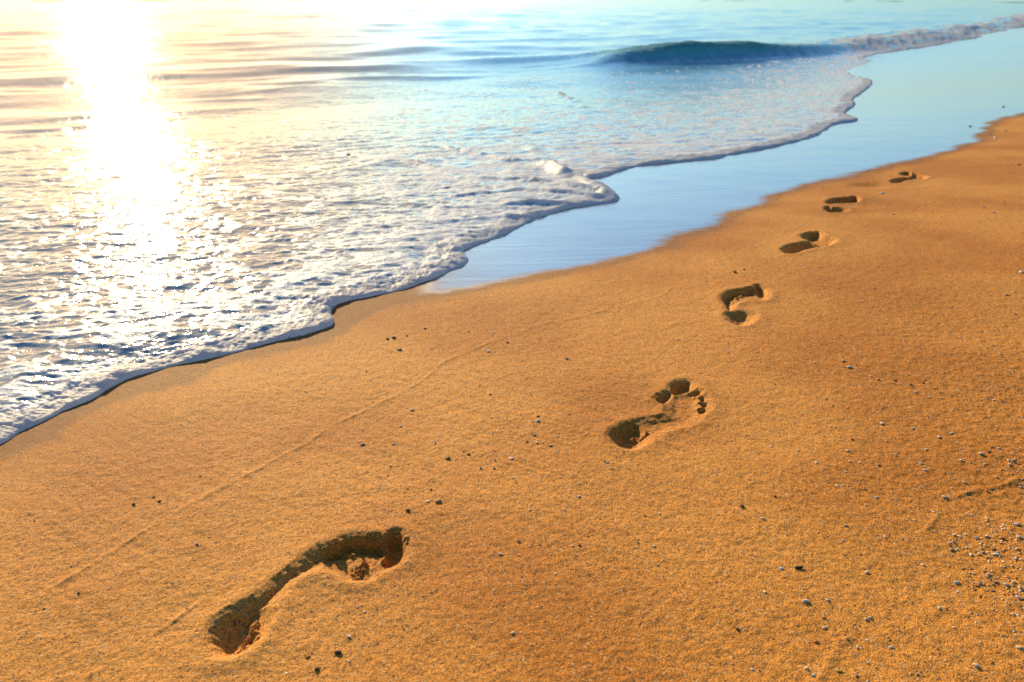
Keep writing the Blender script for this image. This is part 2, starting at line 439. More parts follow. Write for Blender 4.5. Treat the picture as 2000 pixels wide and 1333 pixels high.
for pts, h, wd in RIDGES:
    P = smooth_line([on_water(*p) for p in pts], 3)
    x0, y0 = P.min(0) - .25
    x1, y1 = P.max(0) + .25
    idx = np.nonzero((X > x0) & (X < x1) & (Y > y0) & (Y < y1))
    x, y = X[idx], Y[idx]
    wob = .022 * perlin(x * 9, y * 9, 121)
    d, tt = line_dist(x + wob, y - wob, P, True)
    e = (1 - .8 * tt) * ss(-.02, .08, tt) * np.clip(.8 + .7 * perlin(x * 7, y * 7, 122), .1, 1.4)
    g = e * np.exp(-(d / wd) ** 2)
    wz[idx] += h * g
    ridge_foam[idx] = np.maximum(ridge_foam[idx], g)

# the little wave about to break
CREST = [(1040, 134, 0), (1120, 130, .03), (1180, 126.5, .09), (1240, 123, .17), (1300, 120, .22), (1370, 116, .25), (1440, 112.5, .24), (1500, 109.5, .20), (1570, 106, .16), (1640, 101, .13), (1720, 93, .12),
         (1800, 82, .12), (1880, 70, .11), (1950, 58, .10), (2030, 43, .10), (2120, 26, .10), (2250, 4, .1)]
cw = []
for px, py, a in CREST:
    x, y = on_level(px, py, SEA_Z)
    cw.append((x, y, a))
cw = smooth_line(cw, 4)
sd_c = line_dist(Xc, Yc, cw[:, :2], True)
wd_, wt_ = up(sd_c[0]), up(sd_c[1])
cpoly = np.vstack([cw[:, :2], [(900, 900), (-900, 900), (-900, cw[0, 1])]])
sgn = up(np.where(inside(Xc, Yc, cpoly), -sd_c[0], sd_c[0]))       # >0 on the shore side
amp = .76 * np.interp(wt_, np.linspace(0, 1, len(cw)), cw[:, 2])
sw = sgn + .05 * perlin(X * 1.6, Y * 1.6, 131) + .02 * perlin(X * 5, Y * 5, 132)
frw = np.interp(wt_, [0, .5, .62, .75, 1], [.24, .26, .36, .55, .6])
prof = np.where(sw < 0, np.exp(-(sw / .95) ** 2), np.exp(-(np.abs(sw) / frw) ** 2.2))
amp = amp * (1 + .12 * perlin(X * 1.2, Y * 1.2, 133))
wave = amp * prof
wz = wz + wave * ss(0, .9, dd)
# small lumps on the wave face
wz += ss(.02, .1, wave) * (.012 * perlin(X * 2.4, Y * 2.4, 134) + .008 * perlin(X * 7, Y * 5, 135) + .005 * perlin(X * 16, Y * 7, 137))
brk = ss(.80, .88, wt_ + .03 * perlin(X * 1.5, Y * 1.5, 136)) * 1.0
brk_line = np.interp(1650, [c[0] for c in CREST], np.linspace(0, 1, len(CREST)))
brk = ss(brk_line - .05, brk_line + .05, wt_ + .03 * perlin(X * 2, Y * 2, 136))

# foam lace
n1 = fbm(wx * 7.2, wy * 10.0, 4, 141, .68)
n2 = 1 - np.abs(fbm(wx * 12, wy * 17, 3, 151, .65)) * 2.2
azd = TG / deg
dens = .22 * ss(2.2, .1, dd) + .34 * ss(-20, -3, azd) - .14
dens += .22 * ss(.45, .05, dd)
dens += .26 * np.exp(-((azd - 2) / 7) ** 2 - ((RG - 2.6) / .9) ** 2)
dens += .30 * fbm(wx * 2.2, wy * 3.6, 2, 321)
dens -= .18 * ss(3.2, 5.0, RG) + .25 * ss(5.5, 8.5, RG) * ss(.3, 1.8, dd)
dens -= .16 * ss(-8, -22, azd) * ss(.2, .5, dd)
lace = .55 * n1 + .45 * (n2 - .35) + dens - .12
foam = np.clip(.31 + .85 * lace, .02, .88) * ss(.15, -.5, dcalm + .4 * perlin(X * 1.3, Y * 1.3, 161))
wm = ss(.02, .07, wave) * (1 - brk)
foam = foam * (1 - wm) + wm * (.17 + .14 * fbm(X * 2, Y * 5, 3, 311))
foam = np.maximum(foam, foam_rim)
foam = np.maximum(foam, .72 * ss(.3, .8, ridge_foam))
bn = fbm(X * 2.2, Y * 3.2, 4, 171, .65)
foam = np.maximum(foam, brk * ss(-1.9, -.5, sw) * ss(.9, .2, sw) * ss(-.30, .25, bn + .30 * ss(-1.2, .0, sw)) * ss(.0, .15, dd))
foam = np.where(dsh < -.004, 0, foam)
wz += brk * ss(-1.8, -.4, sw) * ss(.9, .3, sw) * ss(.1, .6, dd) * (.030 * perlin(X * 2.2, Y * 2.2, 301) + .018 * perlin(X * 6, Y * 6, 302))
wz += foam * swash * (.0022 + .0013 * perlin(X * 40, Y * 40, 181) * lod(.03)) * ss(.03, .10, dd)
depth = np.clip(ss(.1, 2.6, dd) * .55 + .45 * ss(-1.5, 2.5, dcalm), 0, 1)

# ------------------------------------------------------------------ mesh building
def tag(o, label=None, cat=None, group=None, kind=None):
    for k_, v_ in (('label', label), ('category', cat), ('group', group), ('kind', kind)):
        if v_:
            o[k_] = v_
    return o

def grid_mesh(name, Z, fmask, mat, attrs):
    """one mesh from the cells of the polar grid where fmask (NR-1, NT-1) is true"""
    r, c = np.nonzero(fmask)
    i0 = r * NT + c
    quads = np.stack([i0, i0 + 1, i0 + NT + 1, i0 + NT], 1)[:, ::-1]
    used = np.zeros(NR * NT, bool)
    used[quads.ravel()] = True
    remap = np.cumsum(used) - 1
    q = remap[quads].astype(np.int32)
    co = np.stack([X.ravel()[used], Y.ravel()[used], Z.ravel()[used]], 1).astype(np.float32)
    me = bpy.data.meshes.new(name)
    me.vertices.add(len(co))
    me.vertices.foreach_set("co", co.ravel())
    me.loops.add(q.size)
    me.loops.foreach_set("vertex_index", q.ravel())
    me.polygons.add(len(q))
    me.polygons.foreach_set("loop_start", np.arange(0, q.size, 4, dtype=np.int32))
    me.polygons.foreach_set("use_smooth", np.ones(len(q), bool))
    me.update(calc_edges=True)
    for an, av in attrs.items():
        a = me.attributes.new(an, 'FLOAT', 'POINT')
        a.data.foreach_set("value", av.ravel()[used].astype(np.float32))
    me.materials.append(mat)
    o = bpy.data.objects.new(name, me)
    C.objects.link(o)
    return o

# ------------------------------------------------------------------ materials
def new_mat(name):
    m = bpy.data.materials.new(name)
    m.use_nodes = True
    t = m.node_tree
    return m, t, t.nodes["Principled BSDF"]

def node(t, typ, **kw):
    n = t.nodes.new(typ)
    for k_, v_ in kw.items():
        if k_.startswith('i_'):
            n.inputs[k_[2:].replace('_', ' ')].default_value = v_
        else:
            setattr(n, k_, v_)
    return n

def mixc(t, fac, a, b, blend='MIX'):
    n = t.nodes.new("ShaderNodeMix")
    n.data_type = 'RGBA'
    n.blend_type = blend
    for inp, val in ((n.inputs[0], fac), (n.inputs[6], a), (n.inputs[7], b)):
        if hasattr(val, 'is_linked'):
            t.links.new(val, inp)
        elif isinstance(val, tuple):
            inp.default_value = (*val, 1)
        else:
            inp.default_value = val
    return n.outputs[2]

def math_n(t, op, a, b=0.0, c=0.0, clamp=False):
    n = t.nodes.new("ShaderNodeMath")
    n.operation = op
    n.use_clamp = clamp
    for inp, val in zip(n.inputs, (a, b, c)):
        if hasattr(val, 'is_linked'):
            t.links.new(val, inp)
        else:
            inp.default_value = val
    return n.outputs[0]

def rng_n(t, v, a, b, c=0.0, d=1.0):
    n = t.nodes.new("ShaderNodeMapRange")
    n.interpolation_type = 'SMOOTHSTEP'
    t.links.new(v, n.inputs[0])
    for i_, val in enumerate((a, b, c, d)):
        n.inputs[i_ + 1].default_value = val
    return n.outputs[0]

def sand_material():
    m, t, p = new_mat("sand_grains")
    tc = t.nodes.new("ShaderNodeTexCoord")
    co = tc.outputs["Object"]
    wet = node(t, "ShaderNodeAttribute", attribute_name="wet").outputs["Fac"]
    gr = node(t, "ShaderNodeAttribute", attribute_name="grit").outputs["Fac"]
    def vor(scale, feat='F1'):
        n = node(t, "ShaderNodeTexVoronoi", feature=feat)
        n.inputs["Scale"].default_value = scale
        t.links.new(co, n.inputs["Vector"])
        return n
    def noi(scale, det=2.0, rough=.5):
        n = node(t, "ShaderNodeTexNoise")
        n.inputs["Scale"].default_value = scale
        n.inputs["Detail"].default_value = det
        n.inputs["Roughness"].default_value = rough
        t.links.new(co, n.inputs["Vector"])
        return n.outputs["Fac"]
    v1 = vor(800)
    v2 = vor(520)
    cell = node(t, "ShaderNodeSeparateColor")
    t.links.new(v1.outputs["Color"], cell.inputs[0])
    cell2 = node(t, "ShaderNodeSeparateColor")
    t.links.new(v2.outputs["Color"], cell2.inputs[0])
    big = noi(2.2, 3)
    base = mixc(t, rng_n(t, big, .38, .62), (.66, .272, .040), (.51, .176, .015))
    base = mixc(t, math_n(t, 'MULTIPLY', gr, .55), base, (.50, .180, .010))
    # grain to grain colour
    g1 = mixc(t, rng_n(t, cell.outputs[0], .0, 1.0), (.60, .56, .50), (1.42, 1.42, 1.42))
    base = mixc(t, .9, base, g1, 'MULTIPLY')
    base = mixc(t, rng_n(t, cell2.outputs[1], .965, .975), base, (.62, .40, .18))
    base = mixc(t, rng_n(t, cell2.outputs[2], .95, .96), base, (.14, .065, .03))
    base = mixc(t, math_n(t, 'MULTIPLY', rng_n(t, cell2.outputs[0], .85, .86), math_n(t, 'ADD', math_n(t, 'MULTIPLY', gr, .7), .15)), base, (.60, .24, .05))
    wetcol = mixc(t, .5, base, (.10, .10, .105))
    wetcol = mixc(t, 1.0, wetcol, (.46, .51, .58), 'MULTIPLY')
    col = mixc(t, wet, base, wetcol)
    t.links.new(col, p.inputs["Base Color"])
    t.links.new(rng_n(t, wet, .5, 1, .80, .30), p.inputs["Roughness"])
    p.inputs["Specular IOR Level"].default_value = .16
    t.links.new(rng_n(t, wet, .52, 1.0, 0, 1), p.inputs["Coat Weight"])
    p.inputs["Coat Roughness"].default_value = .09
    p.inputs["Coat IOR"].default_value = 2.7
    # bumps: grains, then softer lumps, dry only
    dry = rng_n(t, wet, .5, 1, 1, 0)
    b1 = t.nodes.new("ShaderNodeBump")
    h = math_n(t, 'ADD', math_n(t, 'MULTIPLY', noi(760, 2, .6), 1.1), math_n(t, 'MULTIPLY', noi(260, 2), .6))
    h = math_n(t, 'ADD', h, math_n(t, 'MULTIPLY', v1.outputs["Distance"], -.5))
    t.links.new(h, b1.inputs["Height"])
    b1.inputs["Distance"].default_value = .0016
    t.links.new(math_n(t, 'MULTIPLY', math_n(t, 'ADD', dry, .05), .85), b1.inputs["Strength"])
    t.links.new(b1.outputs[0], p.inputs["Normal"])
    # film of water: only very soft streaks
    mp = node(t, "ShaderNodeMapping")
    mp.inputs["Rotation"].default_value = (0, 0, -al)
    mp.inputs["Scale"].default_value = (2.0, 28, 1)
    t.links.new(co, mp.inputs[0])
    ns = node(t, "ShaderNodeTexNoise")
    ns.inputs["Scale"].default_value = 1.6
    ns.inputs["Detail"].default_value = 4
    t.links.new(mp.outputs[0], ns.inputs["Vector"])
    b2 = t.nodes.new("ShaderNodeBump")
    t.links.new(ns.outputs["Fac"], b2.inputs["Height"])
    b2.inputs["Distance"].default_value = .004
    b2.inputs["Strength"].default_value = .17
    t.links.new(b2.outputs[0], p.inputs["Coat Normal"])
    return m

def water_material():
    m, t, p = new_mat("sea_water")
    out = t.nodes["Material Output"]
    co = t.nodes.new("ShaderNodeTexCoord").outputs["Object"]
    foam_a = node(t, "ShaderNodeAttribute", attribute_name="foam").outputs["Fac"]
    dep = node(t, "ShaderNodeAttribute", attribute_name="depth").outputs["Fac"]
    rim = node(t, "ShaderNodeAttribute", attribute_name="rim").outputs["Fac"]
    def noi(scale, det=3.0, rough=.55, vec=co):
        n = node(t, "ShaderNodeTexNoise")
        n.inputs["Scale"].default_value = scale
        n.inputs["Detail"].default_value = det
        n.inputs["Roughness"].default_value = rough
        t.links.new(vec, n.inputs["Vector"])
        return n.outputs["Fac"]
    cr = node(t, "ShaderNodeValToRGB")
    e = cr.color_ramp.elements
    e[0].position, e[0].color = 0, (.36, .36, .34, 1)
    e[1].position, e[1].color = 1, (.015, .20, .29, 1)
    x = e.new(.35); x.color = (.12, .26, .34, 1)
    x = e.new(.65); x.color = (.06, .25, .33, 1)
    t.links.new(dep, cr.inputs[0])
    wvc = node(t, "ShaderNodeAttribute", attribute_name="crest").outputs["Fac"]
    t.links.new(mixc(t, wvc, cr.outputs[0], (.11, .62, .68)), p.inputs["Base Color"])  # brighter teal over the wave paints in the sunlight glowing through it
    p.inputs["Roughness"].default_value = .08
    p.inputs["IOR"].default_value = 1.36
    p.inputs["Specular IOR Level"].default_value = .75
    bw = t.nodes.new("ShaderNodeBump")
    t.links.new(math_n(t, 'ADD', noi(38, 3), math_n(t, 'MULTIPLY', noi(11, 2), 1.5)), bw.inputs["Height"])
    bw.inputs["Distance"].default_value = .006
    t.links.new(math_n(t, 'MULTIPLY', node(t, "ShaderNodeAttribute", attribute_name="ruffle").outputs["Fac"], .45), bw.inputs["Strength"])
    t.links.new(bw.outputs[0], p.inputs["Normal"])
    f = t.nodes.new("ShaderNodeBsdfPrincipled")
    f.inputs["Base Color"].default_value = (.88, .93, .98, 1)
    f.inputs["Roughness"].default_value = .6
    f.inputs["Specular IOR Level"].default_value = .3
    f.inputs["Subsurface Weight"].default_value = .8
    f.inputs["Subsurface Radius"].default_value = (1, .95, .9)
    f.inputs["Subsurface Scale"].default_value = .016
    vb = node(t, "ShaderNodeTexVoronoi", feature='F1')
    vb.inputs["Scale"].default_value = 210
    t.links.new(co, vb.inputs["Vector"])
    bf = t.nodes.new("ShaderNodeBump")
    hb = math_n(t, 'ADD', math_n(t, 'MULTIPLY', vb.outputs["Distance"], -.5), math_n(t, 'MULTIPLY', noi(75, 3), 1.6))
    t.links.new(hb, bf.inputs["Height"])
    bf.inputs["Distance"].default_value = .004
    bf.inputs["Strength"].default_value = .4
    t.links.new(bf.outputs[0], f.inputs["Normal"])
    # lacy holes in the foam
    ve = node(t, "ShaderNodeTexVoronoi", feature='DISTANCE_TO_EDGE')
    ve.inputs["Scale"].default_value = 26
    wv = node(t, "ShaderNodeVectorMath", operation='ADD')
    nz = node(t, "ShaderNodeTexNoise")
    nz.inputs["Scale"].default_value = 30
    t.links.new(co, nz.inputs["Vector"])
    sc_ = node(t, "ShaderNodeVectorMath", operation='SCALE')
    t.links.new(nz.outputs["Color"], sc_.inputs[0])
    sc_.inputs["Scale"].default_value = .035
    t.links.new(co, wv.inputs[0]); t.links.new(sc_.outputs[0], wv.inputs[1])
    t.links.new(wv.outputs[0], ve.inputs["Vector"])
    mpf = node(t, "ShaderNodeMapping")
    mpf.inputs["Scale"].default_value = (.62, 1.15, 1)
    t.links.new(wv.outputs[0], mpf.inputs[0])
    lines = rng_n(t, ve.outputs["Distance"], 0, .25, .5, 0)
    nn = math_n(t, 'ADD', math_n(t, 'MULTIPLY', noi(17, 5, .62, mpf.outputs[0]), .62), math_n(t, 'MULTIPLY', noi(62, 3, .6, mpf.outputs[0]), .38))
    nn = math_n(t, 'ADD', nn, math_n(t, 'MULTIPLY', lines, .10))
    # threshold falls as the foam gets denser
    th_ = math_n(t, 'SUBTRACT', .70, math_n(t, 'MULTIPLY', foam_a, .42))
    fm = rng_n(t, math_n(t, 'SUBTRACT', nn, th_), -.035, .05)
    mx = t.nodes.new("ShaderNodeMixShader")
    t.links.new(fm, mx.inputs[0])
    # light that comes through the thin foam and through the standing wave
    trf = t.nodes.new("ShaderNodeBsdfTranslucent")
    trf.inputs[0].default_value = (.88, .90, .95, 1)
    mf = t.nodes.new("ShaderNodeMixShader"); t.links.new(math_n(t, 'ADD', math_n(t, 'MULTIPLY', rim, .22), .34), mf.inputs[0])
    t.links.new(f.outputs[0], mf.inputs[1]); t.links.new(trf.outputs[0], mf.inputs[2])
    trw = t.nodes.new("ShaderNodeBsdfTranslucent")
    trw.inputs[0].default_value = (.15, .80, .85, 1)
    mw = t.nodes.new("ShaderNodeMixShader")
    wv_a = node(t, "ShaderNodeAttribute", attribute_name="crest").outputs["Fac"]
    t.links.new(math_n(t, 'MULTIPLY', wv_a, .75), mw.inputs[0])
    t.links.new(p.outputs[0], mw.inputs[1]); t.links.new(trw.outputs[0], mw.inputs[2])
    t.links.new(mw.outputs[0], mx.inputs[1])
    t.links.new(mf.outputs[0], mx.inputs[2])
    t.links.new(mx.outputs[0], out.inputs["Surface"])
    return m

M_SAND = sand_material()
M_WATER = water_material()

# ------------------------------------------------------------------ sand sheet and the footprints pressed into it
def fm_any(mask):
    return mask[:-1, :-1] | mask[1:, :-1] | mask[:-1, 1:] | mask[1:, 1:]
wetm = ss(-.05, .10, dwet + .045 * perlin(X * 3, Y * 5, 201) + .012 * perlin(X * 20, Y * 28, 202))
wetm = np.maximum(wetm * ss(-.34, -.12, X), .50 * ss(-.008, .02, dwet + .030 * perlin(X * 9, Y * 9, 203) + .012 * perlin(X * 30, Y * 30, 204)))     # the near run-up leaves a thinner film
wetm = np.maximum(wetm, .0)
sand_attr = {"wet": wetm, "grit": rough}
sand_keep = fm_any(dsh < .12) | fm_any(RG > 60)
fl = ['deepest and nearest bare left footprint at the lower left, with crumbled sand inside',
      'second nearest bare footprint, a right foot with four small toe pits curling round its ball',
      'third nearest bare footprint, a left foot whose round heel is cut off from its toes',
      'fourth nearest bare footprint, a right foot with a long dark shaded sole and heel',
      'fifth bare footprint, a small left foot seen almost edge on as two shadows',
      'farthest bare footprint, close to the wet sand on the upper right']
owned = np.zeros((NR - 1, NT - 1), bool)
for i, m in enumerate(sole):
    fmk = m[:-1, :-1] & m[1:, :-1] & m[:-1, 1:] & m[1:, 1:] & sand_keep & ~owned
    owned |= fmk
    o = grid_mesh("footprint", sandz, fmk, M_SAND, sand_attr)
    tag(o, fl[i], 'footprint', 'bare footprints walking away along the beach')
o = grid_mesh("sand", sandz, sand_keep & ~owned, M_SAND, sand_attr)
tag(o, kind='structure')

# ------------------------------------------------------------------ sea, foam and the wave
rimm = np.clip(foam_rim + ss(.35, .8, ridge_foam) + .6 * brk, 0, 1)
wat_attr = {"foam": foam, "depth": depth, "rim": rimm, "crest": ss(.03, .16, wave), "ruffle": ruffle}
w_keep = fm_any(dsh > -.012)
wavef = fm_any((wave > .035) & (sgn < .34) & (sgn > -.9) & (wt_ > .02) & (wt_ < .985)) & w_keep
foamf = fm_any(rimm > .55) & w_keep & ~wavef
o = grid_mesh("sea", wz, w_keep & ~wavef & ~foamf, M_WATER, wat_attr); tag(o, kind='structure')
o = grid_mesh("sea_foam", wz, foamf, M_WATER, wat_attr)
tag(o, 'thick white foam lip along the front of the run-up', 'foam', kind='stuff')
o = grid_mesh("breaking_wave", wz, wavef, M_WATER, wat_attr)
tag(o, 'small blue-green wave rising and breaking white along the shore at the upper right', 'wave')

# ------------------------------------------------------------------ pebbles and shells
def height_at(x, y):
    th, r = math.atan2(x, y), math.hypot(x, y)
    j = int(np.clip(np.searchsorted(TH, th) - 1, 0, NT - 2))
    i = int(np.clip(np.searchsorted(RR, r) - 1, 0, NR - 2))
    return float(sandz[i:i + 2, j:j + 2].mean())

def stone_mesh(name, seed, squash=(1, .8, .6), rough_=.18, sub=2):
    import bmesh
    bm = bmesh.new()
    bmesh.ops.create_icosphere(bm, subdivisions=sub, radius=.5)
    r = random.Random(seed)
    off = [Vector((r.uniform(-1, 1), r.uniform(-1, 1), r.uniform(-1, 1))).normalized() for _ in range(7)]
    cut = [r.uniform(.36, .5) for _ in off]
    for v in bm.verts:
        d = v.co.normalized()
        for o_, c_ in zip(off, cut):
            q = v.co.dot(o_)
            if q > c_:
                v.co -= o_ * (q - c_) * .85
        v.co += d * rough_ * .12 * math.sin(d.x * 9 + seed) * math.cos(d.y * 8 + seed * 2)
        v.co.x *= squash[0]; v.co.y *= squash[1]; v.co.z *= squash[2]
    me = bpy.data.meshes.new(name)
    bm.to_mesh(me); bm.free()
    me.polygons.foreach_set("use_smooth", np.ones(len(me.polygons), bool))
    return me

def shell_mesh(name, seed):
    """a curved fan of broken shell with ribs and thickness"""
    me = bpy.data.meshes.new(name)
    r = random.Random(seed)
    na, nr = 14, 6
    vs, fs = [], []
    for side in (0, 1):
        for i in range(nr + 1):
            for j in range(na + 1):
                a = (-.95 + 1.9 * j / na)
                q = .08 + .92 * i / nr * (1 + .06 * math.sin(j * 2.1 + seed) * (i == nr))
                z = .42 * math.sin(q * math.pi * .62) * math.cos(a * .95) + .02 * math.cos(j * math.pi) * q - side * .05
                vs.append((q * math.sin(a) * .62, q * math.cos(a) - .5, z * (.8 + .4 * r.random() * 0) - .1))
    n = (nr + 1) * (na + 1)
    for i in range(nr):
        for j in range(na):
            k_ = i * (na + 1) + j
            fs.append((k_, k_ + 1, k_ + na + 2, k_ + na + 1))
            fs.append((n + k_, n + k_ + na + 1, n + k_ + na + 2, n + k_ + 1))
    for i in range(nr):
        for j in (0, na):
            k_ = i * (na + 1) + j
            fs.append((k_, k_ + na + 1, n + k_ + na + 1, n + k_))
    for j in range(na):
        for i in (0, nr):
            k_ = i * (na + 1) + j
            fs.append((k_, k_ + 1, n + k_ + 1, n + k_))
    me.from_pydata(vs, [], fs)
    me.update()
    me.polygons.foreach_set("use_smooth", np.ones(len(me.polygons), bool))
    return me

STONES = [stone_mesh("pebble", s, q) for s, q in ((1, (1, .85, .62)), (2, (1, .7, .5)), (3, (1, .9, .75)), (4, (1, .62, .42)), (5, (1, .8, .7)))]
CRUMB = [stone_mesh("sand_lump", s, (1, .8, .7), .9, 3) for s in (11, 12)]
SHELLS = [shell_mesh("shell_fragment", s) for s in (1, 2)]

COLS = {'white': (.95, .82, .62), 'pinkish white': (.95, .72, .56), 'mauve': (.50, .33, .32), 'cream': (.86, .68, .44), 'tan': (.50, .33, .19), 'amber': (.55, .27, .04),
        'orange': (.72, .27, .06), 'brown': (.20, .09, .04), 'dark red': (.13, .030, .02), 'black': (.025, .020, .020), 'grey': (.30, .28, .27), 'yellow': (.78, .47, .05)}
PM = {}
for cn, cc in COLS.items():
    m, t, p = new_mat(cn.replace(' ', '_') + "_stone")
    tc = t.nodes.new("ShaderNodeTexCoord")
    nz = t.nodes.new("ShaderNodeTexNoise"); nz.inputs["Scale"].default_value = 3.5; nz.inputs["Detail"].default_value = 4
    t.links.new(tc.outputs["Object"], nz.inputs["Vector"])
    t.links.new(mixc(t, rng_n(t, nz.outputs["Fac"], .35, .7), cc, tuple(v * .68 for v in cc)), p.inputs["Base Color"])
    p.inputs["Roughness"].default_value = .65
    p.inputs["Specular IOR Level"].default_value = .2
    bu = t.nodes.new("ShaderNodeBump"); bu.inputs["Distance"].default_value = .05; bu.inputs["Strength"].default_value = .5
    t.links.new(nz.outputs["Fac"], bu.inputs["Height"]); t.links.new(bu.outputs[0], p.inputs["Normal"])
    PM[cn] = m

foot_c = []
for side, hx, hy, t_, *_ in FEET:
    ct, st = math.cos(t_), math.sin(t_)
    foot_c.append(((hx - .034 * st * -1 * -1, hy + .034 * ct), (hx - .215 * st, hy + .215 * ct)))
FN = ['nearest footprint', 'second footprint', 'third footprint', 'fourth footprint', 'fifth footprint', 'farthest footprint']
LABELS = {}
def place_label(px, py, col, kind, size):
    """colour, kind and where it lies, told from the closest footprint's heel or toes"""
    best = None
    for i, ends in enumerate(FOOT_PX):
        for part, (fx, fy) in zip(('heel', 'toes'), ends):
            d = math.hypot(px - fx, (py - fy) * 1.3)
            if best is None or d < best[0]:
                best = (d, i, part, fx, fy)
    d, i, part, fx, fy = best
    x, y = on_beach(px, py); gx_, gy_ = on_beach(fx, fy)
    m_ = math.hypot(x - gx_, y - gy_)
    dirs = ['right of', 'upper right of', 'above', 'upper left of', 'left of', 'lower left of', 'below', 'lower right of']
    a = math.atan2(-(py - fy), px - fx)
    dr = dirs[int(round(a / (math.pi / 4))) % 8]
    pos = dr
    lab = f"{size} {col} {kind} {int(round(m_ * 100))} cm {pos} the {part} of the {FN[i]}"
    return lab

def to_px(x, y, z):
    c, s = math.cos(PIT), math.sin(PIT)
    z = z - CAM_H
    zc = y * c - z * s
    return 1000 + F_PX * x / zc, 666.5 - F_PX * (y * s + z * c) / zc
FOOT_PX = []
for (h, tt) in foot_c:
    FOOT_PX.append((to_px(h[0], h[1], BA * h[0] + BB * h[1]), to_px(tt[0], tt[1], BA * tt[0] + BB * tt[1])))

seen = {}
rp = random.Random(5)
def put(px, py, size_px, col, kind='pebble', long=1.0, label=None, group='pebbles and shells scattered over the dry sand', zoff=None):
    x, y = on_beach(px, py + size_px * .25)
    z = height_at(x, y)
    dist = math.sqrt(x * x + y * y + (CAM_H - z) ** 2)
    s = size_px / F_PX * dist * 1.02
    if kind == 'lump':
        me, nm = CRUMB[rp.randrange(2)], 'sand_lump'
    elif kind == 'shell':
        me, nm = SHELLS[rp.randrange(2)], 'shell_fragment'
    else:
        me, nm = STONES[rp.randrange(len(STONES))], 'pebble'
    o = bpy.data.objects.new(nm, me)
    C.objects.link(o)
    o.location = (x, y, (z if zoff is None else zoff) + s * (.13 if kind != 'shell' else .12))
    o.scale = (s * long, s, s * (rp.uniform(.42, .62) if col in ('white', 'cream', 'pinkish white', 'orange', 'yellow') else rp.uniform(.7, 1.0)))
    o.rotation_euler = (rp.uniform(-.3, .3), rp.uniform(-.3, .3), rp.uniform(0, 6.28))
    if kind == 'pebble':
        o.rotation_euler[0] *= .4; o.rotation_euler[1] *= .4
    if not me.materials:
        me.materials.append(PM[col])
    o.material_slots[0].link = 'OBJECT'
    o.material_slots[0].material = PM[col]
    kn = {'lump': 'sand lump', 'shell': 'shell fragment', 'pebble': 'pebble'}[kind]
    sz = 'tiny' if size_px < 5.5 else 'small' if size_px < 8 else 'large'
    if label is None:
        label = place_label(px, py, col, kn, sz)
        if label in seen:
            label = label.replace(sz, sz + ' round', 1)
        seen[label] = 1
    tag(o, label, {'lump': 'sand lump', 'shell': 'shell', 'pebble': 'pebble'}[kind], group)
    return o

